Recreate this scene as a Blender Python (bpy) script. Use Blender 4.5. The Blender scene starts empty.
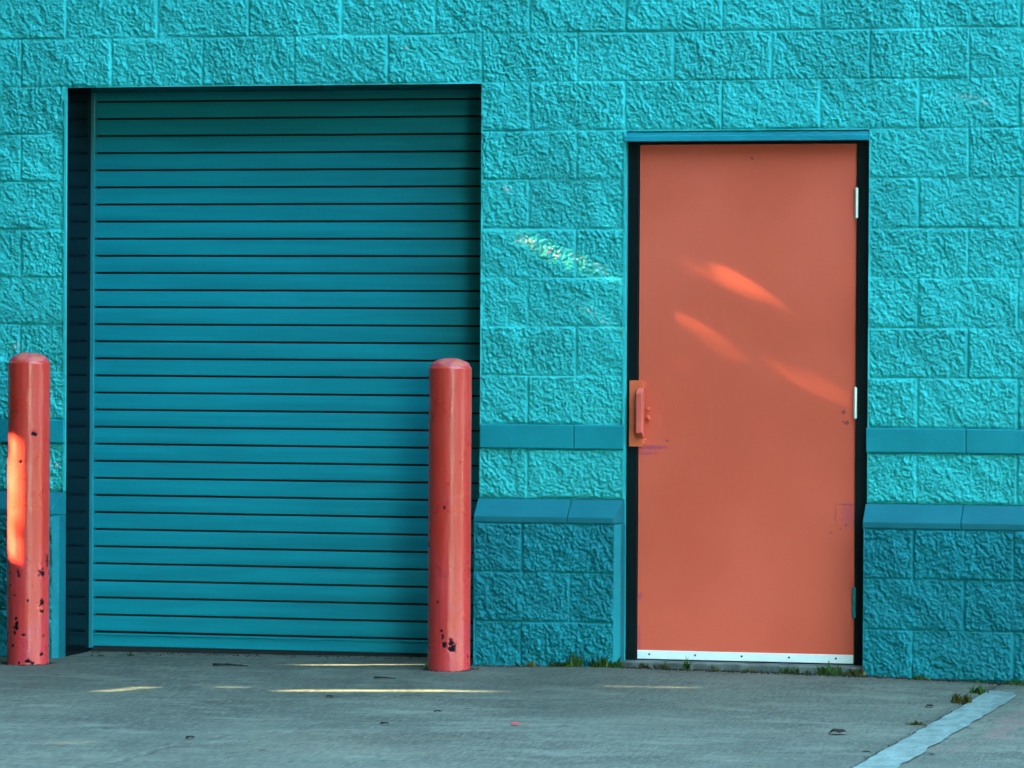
import bpy, math, random
import numpy as np
from mathutils import Matrix, Vector

random.seed(7)
RNG = np.random.default_rng(11)
C = bpy.context.scene.collection
R = math.radians

# ------------------------------------------------------------------ noise
def _hash(ix, iy, seed):
    h = (ix.astype(np.int64) * 374761393 + iy.astype(np.int64) * 668265263 + seed * 1442695041) & 0xFFFFFFFF
    h = ((h ^ (h >> 13)) * 1274126177) & 0xFFFFFFFF
    h = ((h ^ (h >> 16)) * 2246822519) & 0xFFFFFFFF
    return (h ^ (h >> 15)) & 0xFFFFFFFF

def hash01(ix, iy, seed):
    return _hash(np.asarray(ix), np.asarray(iy), seed) / 4294967295.0

def perlin(x, y, seed=0):
    ix = np.floor(x); iy = np.floor(y)
    fx = x - ix; fy = y - iy
    ux = fx * fx * fx * (fx * (fx * 6 - 15) + 10)
    uy = fy * fy * fy * (fy * (fy * 6 - 15) + 10)
    def g(dx, dy):
        a = _hash(ix + dx, iy + dy, seed) * (2 * math.pi / 4294967296.0)
        return np.cos(a) * (fx - dx) + np.sin(a) * (fy - dy)
    a, b, c, d = g(0, 0), g(1, 0), g(0, 1), g(1, 1)
    return ((a + (b - a) * ux) * (1 - uy) + (c + (d - c) * ux) * uy) * 1.5

def fbm(x, y, seed=0, octv=3, gain=0.5):
    s = 0; a = 1.0
    for k in range(octv):
        s = s + a * perlin(x * 2 ** k, y * 2 ** k, seed + 17 * k); a *= gain
    return s

def cells(x, y, seed=0):
    """distance to the nearest jittered point and a random value of that cell (flaky facets)"""
    ix = np.floor(x); iy = np.floor(y)
    best = np.full(x.shape, 9.0); val = np.zeros(x.shape); gx = np.zeros(x.shape); gy = np.zeros(x.shape)
    for dx in (-1, 0, 1):
        for dy in (-1, 0, 1):
            cx = ix + dx; cy = iy + dy
            px = cx + hash01(cx, cy, seed); py = cy + hash01(cx, cy, seed + 5)
            d = (x - px) ** 2 + (y - py) ** 2
            m = d < best
            best = np.where(m, d, best)
            val = np.where(m, hash01(cx, cy, seed + 9), val)
            gx = np.where(m, (x - px) * (hash01(cx, cy, seed + 21) - .5), gx)
            gy = np.where(m, (y - py) * (hash01(cx, cy, seed + 33) - .5), gy)
    return np.sqrt(best), val, gx + gy

def smooth(a, b, x):
    t = np.clip((x - a) / (b - a), 0, 1)
    return t * t * (3 - 2 * t)

# ------------------------------------------------------------------ mesh helpers
def raw_mesh(name, verts, quads, mat, parent=None, smooth_shade=False, attrs=None):
    me = bpy.data.meshes.new(name)
    v = np.asarray(verts, dtype=np.float32); f = np.asarray(quads, dtype=np.int32)
    n = f.shape[1]
    me.vertices.add(len(v)); me.vertices.foreach_set('co', v.ravel())
    me.loops.add(f.size); me.loops.foreach_set('vertex_index', f.ravel())
    me.polygons.add(len(f))
    me.polygons.foreach_set('loop_start', np.arange(0, f.size, n, dtype=np.int32))
    me.polygons.foreach_set('use_smooth', np.full(len(f), smooth_shade))
    for k, a in (attrs or {}).items():
        at = me.attributes.new(k, 'FLOAT', 'POINT')
        at.data.foreach_set('value', np.asarray(a, dtype=np.float32).ravel())
    me.update(calc_edges=True); me.validate()
    me.materials.append(mat)
    o = bpy.data.objects.new(name, me); C.objects.link(o)
    if parent: o.parent = parent
    return o

def grid_mesh(name, P, keep, mat, parent=None, smooth_shade=True, attrs=None):
    """P: (ny,nx,3) vertices, keep: (ny-1,nx-1) bool"""
    ny, nx = P.shape[:2]
    idx = np.arange(ny * nx).reshape(ny, nx)
    q = np.stack([idx[:-1, :-1], idx[:-1, 1:], idx[1:, 1:], idx[1:, :-1]], -1)[keep]
    used = np.unique(q); remap = np.full(ny * nx, -1); remap[used] = np.arange(len(used))
    at = {k: np.asarray(a).reshape(-1)[used] for k, a in (attrs or {}).items()}
    return raw_mesh(name, P.reshape(-1, 3)[used], remap[q], mat, parent, smooth_shade, at)

class MB:
    def __init__(self): self.v = []; self.f = []
    def poly(self, pts):
        b = len(self.v); self.v += [tuple(p) for p in pts]; self.f.append(tuple(range(b, b + len(pts))))
    def box(self, x0, x1, y0, y1, z0, z1):
        b = len(self.v)
        self.v += [(x, y, z) for z in (z0, z1) for y in (y0, y1) for x in (x0, x1)]
        for q in ((0, 2, 3, 1), (4, 5, 7, 6), (0, 1, 5, 4), (2, 6, 7, 3), (0, 4, 6, 2), (1, 3, 7, 5)):
            self.f.append(tuple(b + i for i in q))
    def prism_x(self, prof, x0, x1):
        """closed (y,z) profile swept along X; listed so that the outside faces out"""
        b = len(self.v); n = len(prof)
        self.v += [(x0, y, z) for y, z in prof] + [(x1, y, z) for y, z in prof]
        for i in range(n):
            j = (i + 1) % n; self.f.append((b + i, b + j, b + n + j, b + n + i))
        self.f.append(tuple(b + i for i in reversed(range(n)))); self.f.append(tuple(b + n + i for i in range(n)))
    def cyl(self, p0, p1, r0, r1=None, n=16, cap=True):
        r1 = r0 if r1 is None else r1
        p0 = Vector(p0); p1 = Vector(p1); d = (p1 - p0).normalized()
        u = d.orthogonal().normalized(); w = d.cross(u)
        b = len(self.v)
        for p, r in ((p0, r0), (p1, r1)):
            for k in range(n):
                a = 2 * math.pi * k / n
                self.v.append(tuple(p + u * math.cos(a) * r + w * math.sin(a) * r))
        for k in range(n):
            j = (k + 1) % n; self.f.append((b + k, b + j, b + n + j, b + n + k))
        if cap:
            self.f.append(tuple(b + k for k in reversed(range(n)))); self.f.append(tuple(b + n + k for k in range(n)))
    def build(self, name, mat, parent=None, bevel=0, smooth_shade=False, segs=2):
        me = bpy.data.meshes.new(name); me.from_pydata(self.v, [], self.f); me.validate()
        import bmesh
        bm = bmesh.new(); bm.from_mesh(me)
        bmesh.ops.recalc_face_normals(bm, faces=bm.faces)
        if bevel:
            bmesh.ops.bevel(bm, geom=[e for e in bm.edges if len(e.link_faces) == 2 and e.calc_face_angle(0) > .5],
                            offset=bevel, segments=segs, profile=.5, affect='EDGES', clamp_overlap=True)
        for f in bm.faces: f.smooth = smooth_shade
        bm.to_mesh(me); bm.free()
        me.materials.append(mat)
        o = bpy.data.objects.new(name, me); C.objects.link(o)
        if parent: o.parent = parent
        return o

def tag(o, label=None, cat=None, group=None, kind=None):
    if label: o['label'] = label
    if cat: o['category'] = cat
    if group: o['group'] = group
    if kind: o['kind'] = kind
    return o

def empty(name, loc, label, cat, group=None):
    o = bpy.data.objects.new(name, None); o.location = loc; o.empty_display_size = .1; C.objects.link(o)
    return tag(o, label, cat, group)

# ------------------------------------------------------------------ materials
class NT:
    def __init__(self, name):
        self.m = bpy.data.materials.new(name); self.m.use_nodes = True
        self.t = self.m.node_tree; self.b = self.t.nodes['Principled BSDF']
        self.co = self.n('ShaderNodeTexCoord').outputs['Object']
    def n(self, typ, **kw):
        x = self.t.nodes.new(typ)
        for k, v in kw.items(): setattr(x, k, v)
        return x
    def set(self, sock, v):
        if hasattr(v, 'is_linked'): self.t.links.new(v, sock)
        elif isinstance(v, (tuple, list)) and len(v) == 3 and sock.type == 'RGBA': sock.default_value = (*v, 1)
        else: sock.default_value = v
    def noise(self, scale, detail=4, rough=.55, stretch=None, dist=0, off=0):
        x = self.n('ShaderNodeTexNoise'); x.inputs['Scale'].default_value = scale
        x.inputs['Detail'].default_value = detail; x.inputs['Roughness'].default_value = rough
        x.inputs['Distortion'].default_value = dist
        src = self.co
        mp = self.n('ShaderNodeMapping'); mp.inputs['Scale'].default_value = stretch or (1, 1, 1)
        mp.inputs['Location'].default_value = (off, off * .7, off * 1.3)
        self.t.links.new(src, mp.inputs['Vector']); self.t.links.new(mp.outputs[0], x.inputs['Vector'])
        return x.outputs['Fac']
    def ramp(self, v, a, b, lo=0., hi=1.):
        x = self.n('ShaderNodeMapRange', clamp=True, interpolation_type='SMOOTHSTEP')
        self.set(x.inputs[0], v)
        for i, q in enumerate((a, b, lo, hi)): self.set(x.inputs[i + 1], q)
        return x.outputs[0]
    def mix(self, f, a, b, mode='MIX'):
        x = self.n('ShaderNodeMix', data_type='RGBA', blend_type=mode)
        self.set(x.inputs[0], f); self.set(x.inputs[6], a); self.set(x.inputs[7], b)
        return x.outputs[2]
    def math(self, op, a, b=0.):
        x = self.n('ShaderNodeMath', operation=op); self.set(x.inputs[0], a); self.set(x.inputs[1], b)
        return x.outputs[0]
    def attr(self, name):
        return self.n('ShaderNodeAttribute', attribute_name=name).outputs['Fac']
    def bump(self, h, strength=.3, dist=.003):
        x = self.n('ShaderNodeBump'); x.inputs['Strength'].default_value = strength; x.inputs['Distance'].default_value = dist
        self.set(x.inputs['Height'], h); self.t.links.new(x.outputs[0], self.b.inputs['Normal'])
    def done(self, base, rough=.6, spec=.5, metal=0.):
        self.set(self.b.inputs['Base Color'], base); self.set(self.b.inputs['Roughness'], rough)
        self.set(self.b.inputs['Specular IOR Level'], spec); self.set(self.b.inputs['Metallic'], metal)
        return self.m

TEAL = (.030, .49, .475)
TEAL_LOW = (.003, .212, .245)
TEAL_DOOR = (.003, .225, .272)
CORAL = (.76, .104, .054)
BOLLARD = (.56, .026, .014)

def masonry(name, col, rough, bump):
    m = NT(name)
    dk = tuple(c * .80 for c in col); lt = (col[0] * 1.9 + .012, min(col[1] * 1.18, .8), min(col[2] * 1.15, .8))
    c = m.mix(m.ramp(m.noise(2.3, 3), .35, .65), dk, col)
    c = m.mix(m.ramp(m.noise(55, 3, off=3), .5, .75, 0, .55), c, lt)
    # tiny bare chips and dust where the paint missed the stone
    c = m.mix(m.math('MULTIPLY', m.ramp(m.noise(140, 2, off=9), .70, .76), m.ramp(m.noise(3.1, 2, off=5), .52, .66)), c, (.42, .43, .38))
    c = m.mix(m.attr('sun_fleck'), c, (.50, .47, .43))  # pale tint that paints sun flecks into the wall colour
    m.bump(m.noise(150, 4, .7), bump, .0055)
    return m.done(c, rough, .22)

M = {}
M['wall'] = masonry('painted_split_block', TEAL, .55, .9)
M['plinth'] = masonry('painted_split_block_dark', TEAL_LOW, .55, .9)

def smooth_paint(name, col, rough=.5, var=.14, stretch=None, scratch=True, bump=.06):
    m = NT(name)
    c = m.mix(m.ramp(m.noise(3.0, 4, stretch=stretch), .3, .7), tuple(x * (1 - var) for x in col), tuple(min(1, x * (1 + var)) for x in col))
    if scratch:
        c = m.mix(m.ramp(m.noise(26, 5, .7, off=4), .66, .76, 0, .35), c, tuple(x * .55 + .04 for x in col))
    m.bump(m.noise(90, 3, stretch=stretch), bump, .004)
    return m.done(c, m.ramp(m.noise(5, 3, off=8), .3, .7, rough - .07, rough + .07), .25)

M['belt'] = smooth_paint('painted_smooth_block', (.003, .22, .25), .5, .1, bump=.25)
M['cap'] = smooth_paint('painted_sill_block', (.002, .120, .142), .6, .1, bump=.2)
M['flash'] = smooth_paint('painted_flashing', (.008, .20, .235), .35, .1)
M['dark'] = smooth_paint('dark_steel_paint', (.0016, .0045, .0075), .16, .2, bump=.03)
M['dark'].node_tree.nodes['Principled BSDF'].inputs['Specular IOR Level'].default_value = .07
M['frame'] = smooth_paint('dark_frame_paint', (.0010, .0055, .0062), .45, .3, bump=.05)
M['frame'].node_tree.nodes['Principled BSDF'].inputs['Specular IOR Level'].default_value = .15

# shutter: streaky weathered paint, faint handling marks
m = NT('shutter_paint')
c = m.mix(m.ramp(m.noise(9, 4, stretch=(.12, 1, 2.2)), .3, .7), tuple(x * .86 for x in TEAL_DOOR), tuple(x * 1.12 for x in TEAL_DOOR))
c = m.mix(m.ramp(m.noise(40, 4, .7, stretch=(.06, 1, 1), off=6), .62, .8, 0, .3), c, (.05, .22, .24))
m.bump(m.noise(60, 2, stretch=(.1, 1, 1)), .05, .003)
M['shutter'] = m.done(c, .45, .22)

# door: coral enamel, slightly chalky, with small dings
m = NT('door_paint')
c = m.mix(m.ramp(m.noise(1.5, 3), .3, .7), (CORAL[0] * .93, CORAL[1] * .92, CORAL[2] * .9), (CORAL[0] * 1.05, CORAL[1] * 1.12, CORAL[2] * 1.2))
c = m.mix(m.ramp(m.noise(14, 5, .65, stretch=(1, 1, .25), off=2), .58, .8, 0, .3), c, (.78, .14, .10))
c = m.mix(m.attr('mark'), c, (.16, .035, .05))
c = m.mix(m.attr('smear'), c, (.42, .05, .12))
m.bump(m.noise(95, 3, .6, stretch=(1, 1, .6)), .16, .0025)
M['door'] = m.done(c, m.ramp(m.noise(6, 4, off=7), .3, .7, .36, .5), .22)
M['handle'] = smooth_paint('handle_paint', (.78, .125, .05), .34, .12, bump=.05)
M['grip'] = smooth_paint('grip_paint', (.74, .11, .075), .3, .12, bump=.05)
m = NT('hinge_steel'); M['hinge'] = m.done(m.mix(m.noise(30), (.62, .66, .62), (.8, .82, .78)), .32, .5, .55)
m = NT('sweep_aluminium')
M['sweep'] = m.done(m.mix(m.ramp(m.noise(24, 4, .6, stretch=(.3, 1, 1)), .55, .75, 0, .4), (.88, .90, .86), (.62, .64, .60)), .42, .5, .15)
m = NT('screw_head'); M['screw'] = m.done((.03, .035, .035), .5)
m = NT('roof_sheet'); M['roof'] = m.done(m.mix(m.noise(3), (.2, .2, .2), (.3, .3, .29)), .8)
m = NT('rubber'); M['rubber'] = m.done((.006, .008, .009), .7)

# bollard paint: red enamel faded pink, chipped to dark steel
m = NT('bollard_paint')
c = m.mix(m.ramp(m.noise(5, 3, .5, off=1), .2, .8), BOLLARD, (.62, .040, .030))
c = m.mix(m.math('MULTIPLY', m.attr('fade'), m.ramp(m.noise(14, 4, .6, off=5), .25, .8)), c, (.54, .040, .075))
c = m.mix(m.ramp(m.noise(160, 2, .5, off=2), .70, .74, 0, .5), c, (.72, .30, .26))
c = m.mix(m.attr('chip'), c, (.012, .008, .012))
m.bump(m.math('SUBTRACT', m.noise(60, 4), m.attr('chip')), .10, .004)
M['bollard'] = m.done(c, m.ramp(m.noise(9, 4, off=7), .3, .7, .26, .36), m.math('MULTIPLY', m.math('SUBTRACT', 1., m.attr('chip')), .62))
m = NT('bollard_cap_paint')
c = m.mix(m.ramp(m.noise(16, 4, .6), .4, .62), (.46, .035, .08), (.50, .10, .05))
c = m.mix(m.ramp(m.noise(60, 4, .6, off=3), .66, .74, 0, .8), c, (.06, .02, .03))
m.bump(m.noise(50, 4), .4, .006)
M['bollard_cap'] = m.done(c, .6, .4)

# concrete
def concrete(name, base):
    m = NT(name)
    lo = tuple(x * .50 for x in base); hi = tuple(x * 1.5 for x in base)
    c = m.mix(m.ramp(m.noise(1.1, 5, .6), .32, .68), lo, base)
    c = m.mix(m.ramp(m.noise(5.5, 5, .65, stretch=(.55, 1, 1), off=3), .45, .75), c, hi)
    c = m.mix(m.ramp(m.noise(38, 4, .7, off=6), .5, .8, 0, .55), c, tuple(x * .5 for x in base))
    c = m.mix(m.ramp(m.noise(120, 3, .6, off=8), .56, .7, 0, .5), c, tuple(x * 1.45 for x in base))
    c = m.mix(m.ramp(m.noise(.9, 3, .6, off=14, stretch=(.7, 1.3, 1)), .56, .72, 0, .35), c, (base[0] * 1.05, base[1] * .8, base[2] * .66))  # rusty wash
    c = m.mix(m.ramp(m.noise(1, 3, .6, stretch=(130, 17, 1), off=2), .46, .66, 0, .55), c, tuple(x * 1.6 for x in base))      # broom finish
    c = m.mix(m.ramp(m.noise(1, 3, .6, stretch=(95, 9, 1), off=21), .52, .70, 0, .6), c, tuple(x * .42 for x in base))
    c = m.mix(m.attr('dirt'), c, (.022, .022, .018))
    c = m.mix(m.math('MULTIPLY', m.attr('red'), m.ramp(m.noise(40, 4, .7, off=31), .35, .6, .2, .85)), c, (.24, .09, .085))
    m.bump(m.noise(110, 4, .65), .35, .004)
    return m.done(c, .85, .3)
M['concrete'] = concrete('weathered_concrete', (.094, .094, .069))
m = NT('sill_concrete')
c = m.mix(m.ramp(m.noise(12, 5), .35, .65), (.06, .072, .062), (.15, .165, .145)); m.bump(m.noise(60, 4), .5, .006)
M['sill'] = m.done(c, .85, .3)
m = NT('worn_line_paint')
w = m.ramp(m.noise(16, 6, .8, stretch=(1, .35, 1)), .42, .60, 0, .95)
c = m.mix(w, m.mix(m.noise(8, 4), (.13, .165, .145), (.20, .255, .225)), (.10, .125, .11)); m.bump(m.noise(110, 4), .3, .004)
M['line'] = m.done(c, .75, .3)

def leafy(name, a, b, rough=.55):
    m = NT(name)
    m.b.inputs['Subsurface Weight'].default_value = 0
    return m.done(m.mix(m.noise(9, 3), a, b), rough, .08)
M['weed'] = leafy('weed_green', (.02, .055, .012), (.055, .10, .018))
M['weed_dry'] = leafy('weed_dry', (.11, .085, .03), (.055, .07, .02))
M['leaf_dead'] = leafy('dead_leaf', (.012, .008, .007), (.025, .014, .010))
M['leaf_green'] = leafy('fresh_leaf', (.25, .42, .02), (.35, .5, .04))
M['scrap'] = leafy('red_scrap', (.45, .03, .05), (.5, .06, .06))
M['stick'] = leafy('dry_stick', (.02, .022, .02), (.05, .04, .03))
M['soil'] = leafy('dark_soil', (.012, .010, .008), (.05, .032, .022), .9)
M['foliage'] = leafy('tree_leaf', (.03, .055, .012), (.06, .085, .02))
M['bark'] = leafy('tree_bark', (.06, .045, .03), (.12, .09, .06), .9)

# ------------------------------------------------------------------ measurements (metres; wall plane Y=0, X right, Z up)
BL, BH = .4064, .2032
RX0, RX1, RZ = -1.8250, 0.0, 2.4340         # roll-up opening
DX0, DX1, DZ = .6170, 1.6265, 2.2310        # door opening
Z_BELT = 1.016; Z_CAP1 = .7112; Z_CAP0 = .6096
PP = .0914                                   # plinth projection
XW0, XW1, ZW = -7.0, 8.2, 4.7               # whole facade
YD = .31                                     # shutter plane

def ground_z(x, y):
    xs = np.array([-60, -6, -1.81, 0.0, .54, 1.65, 2.26, 4, 60]); zs = np.array([-.02, -.01, .003, .015, .024, .012, -.005, -.02, -.03])
    g = np.interp(x, xs, zs)
    k = smooth(-1.4, -.05, y)
    return g * k - .004 * (1 - k)

# ------------------------------------------------------------------ building
building = empty('warehouse', (0, 0, 0),
                 'turquoise painted split-face block building with a roll-up shutter and a coral steel door', 'building')

def spaced(lo, hi, flo, fhi, fine, coarse, must):
    pts = list(np.arange(lo, flo, coarse)) + list(np.arange(flo, fhi, fine)) + list(np.arange(fhi, hi, coarse)) + [hi]
    pts = np.array(pts)
    for q in must:                               # snap the nearest line onto each opening edge
        pts[np.argmin(abs(pts - q))] = q
    return np.unique(np.round(pts, 6))

def block_relief(X, Z, z0, col_off, seed):
    """outward height of a split-face block wall; z0 = a bed joint, col_off = head-joint phase per course"""
    row = np.floor((Z - z0) / BH)
    rj = (hash01(row, row * 0, seed + 3) - .5) * .004
    vz = (Z - z0) - row * BH
    shift = np.where((row.astype(int) % 2) == 0, 0., .5) + col_off
    u = X / BL + shift
    col = np.floor(u); vx = (u - col) * BL
    jx = (hash01(col, row, seed + 1) - .5) * .006
    # distance to the block's edges
    dz = np.minimum(vz - rj, BH - vz + rj); dxl = vx - jx; dxr = BL - vx
    dx = np.minimum(np.abs(dxl), np.abs(dxr))
    wob = fbm(X * 22, Z * 22, seed + 50, 3) * .0055
    r = [hash01(col, row, seed + 60 + i) for i in range(6)]
    # tilted broken face of each block
    face = (r[0] - .5) * .005 + (vx / BL - .5) * (r[1] - .5) * .014 + (vz / BH - .5) * (r[2] - .5) * .014
    ox = r[3] * 7; oz = r[4] * 7
    th = .6 + .7 * r[5]; c_ = np.cos(th); s_ = np.sin(th)
    a = (X * c_ - Z * s_) + ox; b = (X * s_ + Z * c_) + oz
    wx = fbm(X * 16 + ox, Z * 16, seed + 70, 2) * .012; wz = fbm(X * 16 + 31, Z * 16 + oz, seed + 80, 2) * .012
    big = fbm((a + wx) * 6, (b + wz) * 10, seed + 2, 2) * .0042
    ledge = perlin((a + wx) * 7, (b + wz) * 15, seed + 15); ledge = (np.abs(ledge) ** .6) * np.sign(ledge) * .0024
    d1, v1, t1 = cells((a + wx) * 34, (b + wz) * 52, seed + 4)
    d2, v2, t2 = cells((a + wx * .6) * 72, (b + wz * .6) * 96, seed + 6)
    flake = (v1 - .5) * .0030 + t1 * .0052 + (v2 - .5) * .0022 + t2 * .0030
    p1, q1, _ = cells((a + wx) * 56, (b + wz) * 68, seed + 8)
    p2, q2, _ = cells((a + wz) * 98, (b + wx) * 112, seed + 18)
    ridge = (.25 + .75 * q1) * (1 - np.minimum(p1 / .72, 1) ** 1.6) * .0056 + (.2 + .8 * q2) * (1 - np.minimum(p2 / .72, 1) ** 1.6) * .0036
    ridge = ridge + (1 - np.abs(perlin((a + wx) * 33, (b + wz) * 48, seed + 38))) * .0012
    grit = fbm(a * 105, b * 125, seed + 12, 2) * .0013
    wx = wx + fbm(X * 44 + 5, Z * 44, seed + 75, 2) * .004; d3, v3, t3 = cells(a * 46 + wx * 20, b * 60 + wz * 20, seed + 27)
    pit = -smooth(.42, .12, d3) * (v3 > .55) * .0034
    rock = face + big + ledge + (flake * 1.1 + ridge * 1.2 + grit * 1.5 + pit - .004) * (.85 + .4 * r[5])
    edge = smooth(.000, .013, dz + wob) * smooth(.000, .013, dx + wob)
    h = .0015 + rock * (.55 + .45 * edge) + .0025 * edge
    # tooled joints: upright ones deep, bed joints mostly painted over
    sunk = smooth(-.25, .55, perlin(X * 3.2, row * 7.3 + .5, seed + 90))
    bedw = np.clip(smooth(.0055, .0020, vz - rj) + smooth(.0055, .0020, BH - vz + rj), 0, 1)
    hedw = smooth(.0068, .0028, dx + .3 * wob) * (.35 + .65 * hash01(np.floor(u + .5), row, seed + 95))
    h = h * (1 - bedw * (.45 + .5 * sunk)) - bedw * (.0006 + .0050 * sunk)
    h = h * (1 - .95 * hedw) - hedw * .0060
    return h

def margin(X, Z, h, edges, w, level):
    """smooth dressed margin beside an opening"""
    for (xe, z0, z1, sgn) in edges:
        d = (X - xe) * sgn
        k = smooth(w + .004, w - .003, d) * (d > -.02) * (Z > z0) * (Z < z1)
        h = h * (1 - k) + level * k
    return h

# upper wall
xs = spaced(XW0, XW1, -2.5, 2.95, .0036, .06, [RX0, RX1, DX0, DX1])
zs = spaced(Z_CAP1, ZW, Z_CAP1, 2.90, .0036, .06, [Z_CAP1, RZ, DZ, Z_BELT - .1016, Z_BELT])
X, Z = np.meshgrid(xs, zs)
above = Z >= Z_BELT - .001
h = np.where(above, block_relief(X, Z, Z_BELT, .5, 100), block_relief(X, Z, Z_CAP1, .5, 300))
h = margin(X, Z, h, [(RX0, -1, RZ, -1), (DX0, -1, DZ, -1)], .013, .009)
h = margin(X, Z, h, [(RX1, -1, RZ, 1), (DX1, -1, DZ, 1)], .005, .005)
xc = (X[:-1, :-1] + X[:-1, 1:]) / 2; zc = (Z[:-1, :-1] + Z[1:, :-1]) / 2
keep = ~(((xc > RX0) & (xc < RX1) & (zc < RZ)) | ((xc > DX0) & (xc < DX1) & (zc < DZ)))
keep &= ~((zc > Z_BELT - .1016) & (zc < Z_BELT))
sun_fleck = np.zeros(X.shape)                             # sun flecks painted as a pale tint on the high grains
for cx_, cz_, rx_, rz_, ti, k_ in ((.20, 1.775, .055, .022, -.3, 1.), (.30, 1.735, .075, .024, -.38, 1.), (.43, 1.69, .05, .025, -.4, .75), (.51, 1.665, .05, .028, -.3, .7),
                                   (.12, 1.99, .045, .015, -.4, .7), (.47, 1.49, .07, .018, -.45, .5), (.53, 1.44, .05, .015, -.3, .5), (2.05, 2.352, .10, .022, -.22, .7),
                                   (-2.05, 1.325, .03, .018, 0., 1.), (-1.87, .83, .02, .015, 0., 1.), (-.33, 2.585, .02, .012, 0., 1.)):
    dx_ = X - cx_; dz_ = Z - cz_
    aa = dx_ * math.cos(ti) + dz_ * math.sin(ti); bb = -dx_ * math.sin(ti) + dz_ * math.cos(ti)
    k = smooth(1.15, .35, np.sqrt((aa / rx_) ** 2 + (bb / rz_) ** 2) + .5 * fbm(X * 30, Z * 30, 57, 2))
    sun_fleck = np.maximum(sun_fleck, k_ * k * smooth(.52, .62, .5 + .5 * fbm(X * 62 + Z * 20, Z * 80, 58, 2) + (h - .008) * 14))
wall = grid_mesh('wall', np.stack([X, -h, Z], -1), keep, M['wall'], building, True, {'sun_fleck': sun_fleck})

# wall thickness round the openings, parapet coping, side walls
mb = MB()
CORE = mb
mb.box(XW0, RX0 - .0005, .012, .30, -.1, ZW); mb.box(RX0 - .0005, RX1 + .0005, .012, .30, RZ + .001, ZW)
mb.box(RX1 + .0005, DX0 - .0005, .012, .20, -.1, ZW); mb.box(DX0 - .0005, DX1 + .0005, .012, .20, DZ + .001, ZW)
mb.box(DX1 + .0005, XW1, .012, .20, -.1, ZW)
mb.box(XW0, XW0 + .2, .31, 7.8, -.1, ZW); mb.box(XW1 - .2, XW1, .21, 7.8, -.1, ZW); mb.box(XW0, XW1, 7.8, 8.0, -.1, ZW)
mb.build('wall_core', M['wall'], building)
mb = MB(); mb.box(XW0 + .2, XW1 - .2, .31, 7.8, 4.3, 4.4); mb.build('roof', M['roof'], building)
mb = MB(); mb.box(XW0 - .03, XW1 + .03, -.05, .34, ZW, ZW + .06); mb.build('parapet_coping', M['flash'], building, .006)

# thin returns that close the rough face to the core beside openings
def one_box(name, mat, parent, *b):
    q = MB(); q.box(*b); return q.build(name, mat, parent)
for (x, z0, z1) in ((RX0, Z_CAP1, RZ), (DX0, Z_CAP1, DZ)): one_box('corner_margin', M['wall'], building, x - .006, x, -.006, .0118, z0, z1)
for (x, z0, z1) in ((RX1, Z_CAP1, RZ), (DX1, Z_CAP1, DZ)): one_box('corner_margin', M['wall'], building, x, x + .006, -.002, .0118, z0, z1)
one_box('corner_margin', M['wall'], building, RX0, RX1, -.001, .0118, RZ, RZ + .006); one_box('corner_margin', M['wall'], building, DX0, DX1, -.001, .0118, DZ, DZ + .006)

# belt course: smooth half-height blocks standing a little proud
def runs(lim0, lim1, off):
    """lengths of a course between openings, cut at the head joints"""
    cuts = [lim0] + [k * BL + off for k in range(-20, 24) if lim0 + .03 < k * BL + off < lim1 - .03] + [lim1]
    return list(zip(cuts[:-1], cuts[1:]))
mb = MB()
for lo, hi in ((XW0, RX0), (RX1, DX0), (DX1 - .006, XW1)):
    mb = MB()
    for a, b in runs(lo, hi, -.004):
        mb.box(a + .0022, b - .0022, -.0165, .0115, Z_BELT - .1016 + .003, Z_BELT - .002)
    bc = mb.build('belt_course', M['belt'], building, .0035)
    mb = MB(); mb.box(lo + .001, hi - .001, -.0085, .0112, Z_BELT - .1018, Z_BELT + .0005)
    mb.build('belt_mortar', M['belt'], bc)

# plinth: thicker split-face base, dressed bevelled ends
xs = spaced(XW0, XW1, -2.5, 2.95, .0038, .06, [RX0, RX1 , DX0, DX1])
zs = spaced(-.10, Z_CAP0, -.05, Z_CAP0, .0038, .05, [Z_CAP0])
X, Z = np.meshgrid(xs, zs)
h = block_relief(X, Z, 0., .5, 500) * 1.08
CH = .024
yb = np.full(X.shape, -PP)
for xe, sg in ((RX0, -1), (DX0, -1)):                 # bevelled corner facing the opening
    d = (X - xe) * sg
    k = smooth(CH + .010, CH, d) * (d > -.001)
    h = h * (1 - k) + .004 * k
    yb = np.where((d >= -1e-6) & (d < CH), -PP + (CH - d) * 1.0, yb)
for xe, sg in ((RX1, 1), (DX1, 1)):
    d = (X - xe) * sg
    k = smooth(.009, .004, d) * (d > -.02); h = h * (1 - k) + .004 * k
xc = (X[:-1, :-1] + X[:-1, 1:]) / 2
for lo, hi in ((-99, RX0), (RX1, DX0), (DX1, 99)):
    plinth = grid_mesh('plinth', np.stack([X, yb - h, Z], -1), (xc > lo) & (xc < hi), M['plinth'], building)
    for x in (RX0, DX0):                              # smooth end faces
        if x == hi: mb = MB(); mb.box(x - .012, x, -PP + CH - .002, .0105, -.1, Z_CAP0); mb.build('end_face', M['cap'], plinth)
    for x in (RX1, DX1):
        if x == lo: mb = MB(); mb.box(x, x + .012, -PP - .002, .0105, -.1, Z_CAP0); mb.build('end_face', M['cap'], plinth)

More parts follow.
